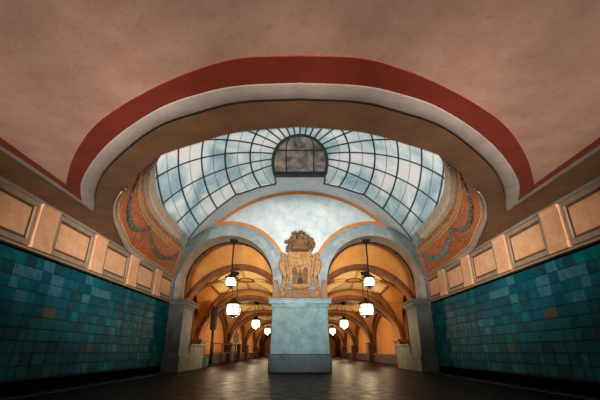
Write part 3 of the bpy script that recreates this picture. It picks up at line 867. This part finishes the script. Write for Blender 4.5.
# ------------------------------------------------------------------ platform hall
NB = 5
YS = Y1-BAY          # start of the first bay (partly inside the arcade)
SPR, RISE, RISE0, YT = 1.05, 2.15, 2.95, 15.1
def vz(x, y):
    """ceiling height of the cross vaults; x 0..HW"""
    u = (x-HW/2)/(HW/2); zx = math.sqrt(max(0, 1-u*u))
    if y < YT: return SPR+.5+3.5*math.sqrt(max(0, 1-u*u*.9))
    if y < Y1:
        v = (y-YT)/(Y1-YT)*2-1
        return SPR+RISE0*max(zx, math.sqrt(max(0, 1-v*v))*.97)-.12*(y-YT)
    k = math.floor((y-YS)/BAY); v = ((y-YS)-k*BAY)/BAY*2-1
    return SPR+RISE*max(zx, math.sqrt(max(0, 1-v*v))*.98)+.3*(1-v*v)*(1-u*u)
for s, side in ((-1,'left'), (1,'right')):
    bm = bmesh.new()
    yv = [YAB-.1, 14.6, YT-.0001]+[YT+(Y1-YT)*k/30 for k in range(30)]+[Y1-.0001]+[Y1+(YS+NB*BAY-Y1)*k/200 for k in range(201)]
    xs = [HW/2-HW/2*cos(pi*k/40) for k in range(41)]
    loft(bm, [[(s*x, y, vz(x, y)) for x in xs] for y in yv])
    bmesh.ops.recalc_face_normals(bm, faces=bm.faces)
    struct('ceiling_vault_'+side, bm, M['hall'], 'orange lit cross vaults over the %s aisle of the platform hall' % side, 'vault', smooth=False)
    bm = bmesh.new(); box(bm, *sorted((s*(HW+.25), s*(HW+.6))), YAB, YE, 0, 6.0)
    box(bm, *sorted((s*(HW-.02), s*(HW+.3))), YAB, YE, 0, .5, .02, mi=1)
    struct('wall_platform_'+side, bm, [M['hall'], M['hall_dark']], 'orange plaster side wall of the %s platform aisle' % side, 'wall')
    bm = bmesh.new(); rows = []
    for dy, dd in ((-.05, -.02), (-.05, .12), (.03,.16), (.45,.16), (.53,.12), (.53,-.02)):
        rows.append([(s*(HW/2+HW/2*cos(pi*k/40)*(1-dd/HW*2)), YT+dy, SPR+(RISE0+.02-dd)*sin(pi*k/40)) for k in range(41)])
    loft(bm, rows); bmesh.ops.recalc_face_normals(bm, faces=bm.faces)
    struct('trim_vault_arch', bm, M['hall_rib'], 'first brown vault arch behind the arcade over the %s aisle' % side, 'vault arch')
    for b in range(NB):
        y = Y1+b*BAY-(.6 if b == NB-1 else 0)
        names = ('nearest', 'second', 'third', 'fourth', 'farthest')
        e = empty('pilaster', (s*HW, y, 0), '%s russet wall pilaster of the %s platform aisle' % (names[b], side), 'pilaster', 'platform hall pilasters')
        e['kind'] = 'structure'
        bm = bmesh.new(); box(bm, *sorted((-s*.3, s*.3)), -.5, .5, 0, SPR, .02); link('shaft', bm, M['hall_pilaster'], e)
        bm = bmesh.new()
        for z0, z1, p in ((SPR,SPR+.05,.03),(SPR+.05,SPR+.13,.07)): box(bm, *sorted((-s*(.3+p), s*.3)), -.5-p, .5+p, z0, z1, .01)
        link('capital', bm, M['hall_rib'], e)
        # transverse arch band
        bm = bmesh.new(); rows = []
        for dy, dd in ((-.42, 0), (-.42, .16), (-.3,.2), (.3,.2), (.42,.16), (.42,0)):
            row = []
            for k in range(33):
                a = pi*k/32
                row.append((s*(HW/2+HW/2*cos(a)*(1-dd/HW*2)), y+dy, SPR+.05+(RISE+.03-dd)*sin(a)))
            rows.append(row)
        loft(bm, rows); bmesh.ops.recalc_face_normals(bm, faces=bm.faces)
        struct('trim_vault_arch', bm, M['hall_rib'], '%s brown vault arch spanning the %s platform aisle' % (names[b], side), 'vault arch')
        # central column
        bm = bmesh.new(); lathe(bm, [(.5,0),(.5,.35),(.42,.4),(.4,SPR-.1),(.48,SPR),(.55,SPR+.1)], 0, 0, 20)
        if s > 0:
            o = link('platform_column', bm, M['hall_pilaster']); o.location = (0, y, 0)
            tag(o, '%s central column of the platform hall behind the pedestal' % names[b], 'column', 'central platform columns')
        else: bm.free()
    for b in range(NB):
        yc = YS+(b+.5)*BAY; hb = BAY/2
        if b == 0: yc = (YT+Y1)/2; hb = (Y1-YT)/2
        # blind arch rim on the wall
        nm = ('first', 'second', 'third', 'fourth', 'fifth')[b]
        bm = bmesh.new(); rows = []
        for off, dx in ((0, 0), (0, .2), (.22, .2), (.22, 0)):
            rows.append([(s*(HW+.26-dx), yc+(hb-.5-off)*cos(pi*k/32), SPR+.1+(RISE-.25-off)*sin(pi*k/32)) for k in range(33)])
        loft(bm, rows); bmesh.ops.recalc_face_normals(bm, faces=bm.faces)
        struct('trim_blind_arch', bm, M['hall_rib'], '%s blind arch rim on the %s platform wall counted from the arcade' % (nm, side), 'arch')
        # diagonal ribs
        bm = bmesh.new()
        for q, r_ in ((-1, -1), (-1, 1), (1, -1), (1, 1)):
            L0, L1, L2, L3 = [], [], [], []
            for k in range(21):
                t = r_*(.44+.56*k/20); x = HW/2+HW/2*.985*t; y = yc+q*hb*.985*t
                dl_ = math.hypot(2*hb, HW); dx, dy = .15*2*hb/dl_, -q*.15*HW/dl_
                z = vz(min(max(x,0.02),HW-.02), y)
                for Lq, m_, d in ((L0,-1,0),(L1,-.8,.12),(L2,.8,.12),(L3,1,0)):
                    Lq.append((s*(x+dx*m_), y+dy*m_, z-d))
            loft(bm, [L0, L1, L2, L3])
        bmesh.ops.recalc_face_normals(bm, faces=bm.faces)
        struct('trim_vault_rib', bm, M['hall_rib'], 'diagonal brown ribs of the %s vault over the %s aisle' % (nm, side), 'vault rib')
        # cream ornament at the crown: ring of petals around a dark boss
        bm = bmesh.new()
        def P(a, r): 
            x = HW/2+r*cos(a)*.95; y = yc+r*sin(a)*hb/HW*2
            return Vector((s*x, y, vz(x, y)-.025))
        for k in range(8):
            a0, a1 = 2*pi*(k+.08)/8, 2*pi*(k+.92)/8
            loft(bm, [[P(a0+(a1-a0)*j/6, r) for j in range(7)] for r in (.5,.9,1.3,1.75)], 0)
        for k in range(48):
            a0, a1 = 2*pi*k/48, 2*pi*(k+1)/48
            for r0, r1 in ((1.82,1.95),(.3,.42)): loft(bm, [[P(a0,r0),P(a1,r0)],[P(a0,r1),P(a1,r1)]], 1)
        bm2 = [v for v in bm.verts if v.co.y < YAB]
        bmesh.ops.delete(bm, geom=bm2, context='VERTS')
        struct('trim_rosette', bm, [M['gilt'], M['hall_rib']], 'cream painted rosette on the %s vault crown of the %s aisle' % (nm, side), 'rosette')
bm = bmesh.new(); box(bm, -HW-.6, HW+.6, YS+NB*BAY, YS+NB*BAY+.3, 0, 6)
struct('wall_far', bm, M['hall'], 'orange end wall of the platform hall', 'wall')
bm = bmesh.new()
for a in (-1, 1):
    loft(bm, [[(a*.0, YAB-.06, 6.2), (a*.0, YE, 6.2)], [(a*(HW+.7), YAB-.06, 6.2), (a*(HW+.7), YE, 6.2)]])
struct('ceiling_roof', bm, M['pier'], 'roof slab over the platform hall', 'roof')

# ------------------------------------------------------------------ lanterns
def lantern(loc, size, drop, twin, label):
    e = empty('hanging_lantern', loc, label, 'lantern', 'hanging lanterns')
    r, h = size/2, size*.72
    bm = bmesh.new(); lathe(bm, [(r*.8,0),(r,h*.25),(r,h*.75),(r*.82,h)], 0, 0, 6, R(30)); link('glass_shade', bm, M['lantern_glass'], e)
    bm = bmesh.new()
    for k in range(6):
        a = R(30)+2*pi*k/6; f = 1.03
        tube(bm, [(r*.8*f*cos(a), r*.8*f*sin(a), 0), (r*f*cos(a), r*f*sin(a), h*.25), (r*f*cos(a), r*f*sin(a), h*.75), (r*.82*f*cos(a), r*.82*f*sin(a), h)], size*.026, 5)
    for rr, z in ((.8,0),(1.0,h*.25),(1.0,h*.72)):
        tube(bm, [(r*rr*1.03*cos(R(30)+2*pi*k/6), r*rr*1.03*sin(R(30)+2*pi*k/6), z) for k in range(6)], size*.024, 5, closed=True)
    link('cage', bm, M['black'], e)
    bm = bmesh.new(); lathe(bm, [(r*1.12,h),(r*1.15,h+.03),(r*.7,h+.1),(r*.25,h+.16),(r*.12,h+.26)], 0, 0, 12); link('cap', bm, M['black'], e)
    bm = bmesh.new(); lathe(bm, [(r*.1,-.1),(r*.3,-.05),(r*.75,-.01),(r*.75,0)], 0, 0, 12); link('bottom_finial', bm, M['steel'], e)
    bm = bmesh.new()
    if twin:
        for q in (-1, 1): tube(bm, [(q*.1, 0, h+.1), (q*.1, 0, drop)], .014, 6)
    else: tube(bm, [(0, 0, h+.2), (0, 0, drop)], .03, 8)
    link('rod', bm, M['black'], e)
    bm = bmesh.new(); lathe(bm, [(.05,drop-.16),(.14,drop-.06),(.16,drop)], 0, 0, 12); link('ceiling_rose', bm, M['black'], e)
for s, side in ((-1,'left'), (1,'right')):
    lantern((s*2.62, 13.8, 2.9), .42, 4.72-2.9, False, 'upper small lit lantern hung from the soffit of the %s arch' % side)
    for k, w in ((0, 'largest lit lantern, below the small one in the %s arch'), (1, 'second lit lantern along the %s platform aisle, medium sized'), (2, 'tiny lit lantern beside the pedestal, third along the %s aisle'), (3, 'farthest lit lantern along the %s aisle, behind the pedestal')):
        y = (15.3 if k == 0 else 14.9+BAY*k)
        lantern((s*2.72, y, 1.98), .6, vz(2.72, y+(.6 if k == 0 else 0))-1.98-(.16 if k == 0 else 0), True, w % side)

# ------------------------------------------------------------------ platform furniture (left aisle)
e = empty('signal_post', (-4.05, 17.8, 0), 'tall black signal post standing inside the left arch', 'signal')
bm = bmesh.new(); tube(bm, [(0,0,0),(0,0,1.7)], .06, 10); link('post', bm, M['black'], e, True)
bm = bmesh.new(); box(bm, -.14, .14, -.11, .11, 1.55, 2.6, .045); hd = link('signal_head', bm, M['black'], e)
for z in (1.78, 2.08, 2.38):
    bm = bmesh.new(); lathe(bm, [(.07,-.0),(.09,.05),(.09,.1)], 0, 0, 14)
    bmesh.ops.transform(bm, matrix=Matrix.Translation((.02, -.12, z)) @ Matrix.Rotation(R(90), 4, 'X'), verts=bm.verts)
    link('lens', bm, M['signal_glass'], hd)
bm = bmesh.new(); lathe(bm, [(.16,0),(.16,.04),(.09,.1)], 0, 0, 12); link('base', bm, M['black'], e)
bm = bmesh.new(); box(bm, -.1, .1, -.1, .1, 0, .37, .015); box(bm, -.115, .115, -.115, .115, .37, .41, .012)
o = link('litter_bin', bm, M['bin']); o.location = (-4.17, 17.3, 0); tag(o, 'small slate blue bin at the foot of the signal post', 'bin')
e = empty('railing', (-4.4, 19.7, 0), 'dark metal barrier railing along the left platform edge', 'railing')
pts = [(0, 0), (.0, 2.2), (.0, 4.7), (.03, 6.5), (.05, 7.2)]
bm = bmesh.new()
for z in (1.02, .55): tube(bm, [(x, y, z) for x, y in pts], .03, 6)
link('rail', bm, M['black'], e)
for x, y in pts:
    bm = bmesh.new(); tube(bm, [(x, y, 0), (x, y, 1.04)], .03, 6); link('post', bm, M['black'], e)
e = empty('platform_sign', (-4.3, 26.0, 0), 'grey sign plate on a thin pole behind the railing', 'sign')
bm = bmesh.new(); tube(bm, [(0,0,0),(0,0,2.0)], .03, 8); link('pole', bm, M['black'], e)
bm = bmesh.new(); box(bm, -.18, .18, -.05, -.01, 1.15, 1.76, .01); link('plate', bm, M['sign'], e)
e = empty('call_point', (-4.3, 27.3, 0), 'slim dark call post with a pale top at the railing end', 'post')
bm = bmesh.new(); box(bm, -.13, .13, -.1, .1, 0, 1.1, .03); link('body', bm, M['black'], e)
bm = bmesh.new(); box(bm, -.14, .14, -.11, .11, 1.1, 1.25, .03); link('top', bm, M['pale'], e)

# ------------------------------------------------------------------ light
w = bpy.data.worlds.new('sky'); SC.world = w; w.use_nodes = True
bg = w.node_tree.nodes['Background']; bg.inputs['Color'].default_value = (.93,.975,1,1); bg.inputs['Strength'].default_value = 1.1
def lamp(name, kind, loc, energy, col, size=.3, rot=None):
    l = bpy.data.lights.new(name, kind); l.energy = energy; l.color = col
    if kind == 'POINT': l.shadow_soft_size = size
    o = bpy.data.objects.new(name, l); COL.objects.link(o); o.location = loc
    return o
def spot(name, loc, target, energy, col, size, blend=1, soft=.2):
    o = lamp(name, 'SPOT', loc, energy, col)
    o.data.spot_size = R(size); o.data.spot_blend = blend; o.data.shadow_soft_size = soft
    o.rotation_euler = (Vector(target)-Vector(loc)).to_track_quat('-Z', 'Y').to_euler()
for s in (-1, 1):
    spot('pedestal_fill', (s*1.0, 4.2, .14), (s*.5, YA, 2.2), 690, (.95,.985,1), 36, .8, .1)  # unseen light added near the floor to brighten pedestal and arches
    spot('tympanum_fill', (s*1.3, 4.1, .14), (s*.6, 12.7, 5.7), 470, (.95,.985,1), 46, .8, .1)  # invented source from below, lifts the tympanum and white reveal
    spot('frieze_fill', (s*2.4, 4.1, .14), (-s*4.1, 9.4, 3.5), 1250, (1,.92,.84), 46, .8, .1)  # extra light without a fixture, brightens the opposite mosaic frieze
    spot('wall_fill', (s*3.2, -4.2, 1.2), (-s*WX, 7.6, 2.75), 4200, (1,.94,.88), 17, 1)  # added behind the camera to lift the panels on the far side
    for x, p in ((.8, 2850), (2.4, 3100), (3.9, 1950)):
        spot('ceiling_fill', (s*x, -4.6, .4), (s*x, 6.2, 3.1), p, (1,.93,.86), 28)  # made-up lights behind the camera that even out the ceiling
    for k in range(4):
        y = 16.2 if k == 0 else 14.9+BAY*k
        lamp('lantern_fill', 'POINT', (s*2.8, y, 1.7), 105, (1,.76,.46), .12)  # bare light added outside the lantern to brighten the hall
    for k in range(4):
        lamp('pilaster_fill', 'POINT', (s*(HW-.9), Y1+BAY*k, 1.3), 24, (1,.74,.44), .12)  # added warm light for the vaults, no lamp exists here

# ------------------------------------------------------------------ camera
cam = bpy.data.cameras.new('camera'); co = bpy.data.objects.new('camera', cam); COL.objects.link(co)
f_px, hz = 360.0, 351.0
cam.sensor_fit = 'HORIZONTAL'; cam.sensor_width = 36; cam.lens = 36*f_px/600; cam.clip_start = .05; cam.clip_end = 300
co.location = (0, 0, .65); co.rotation_euler = (R(90)+math.atan((hz-200)/f_px), 0, 0)
SC.camera = co
SC.view_settings.view_transform = 'Standard'; SC.view_settings.look = 'None'
SC.view_settings.gamma = 1; SC.view_settings.exposure = 0; SC.view_settings.use_curve_mapping = False
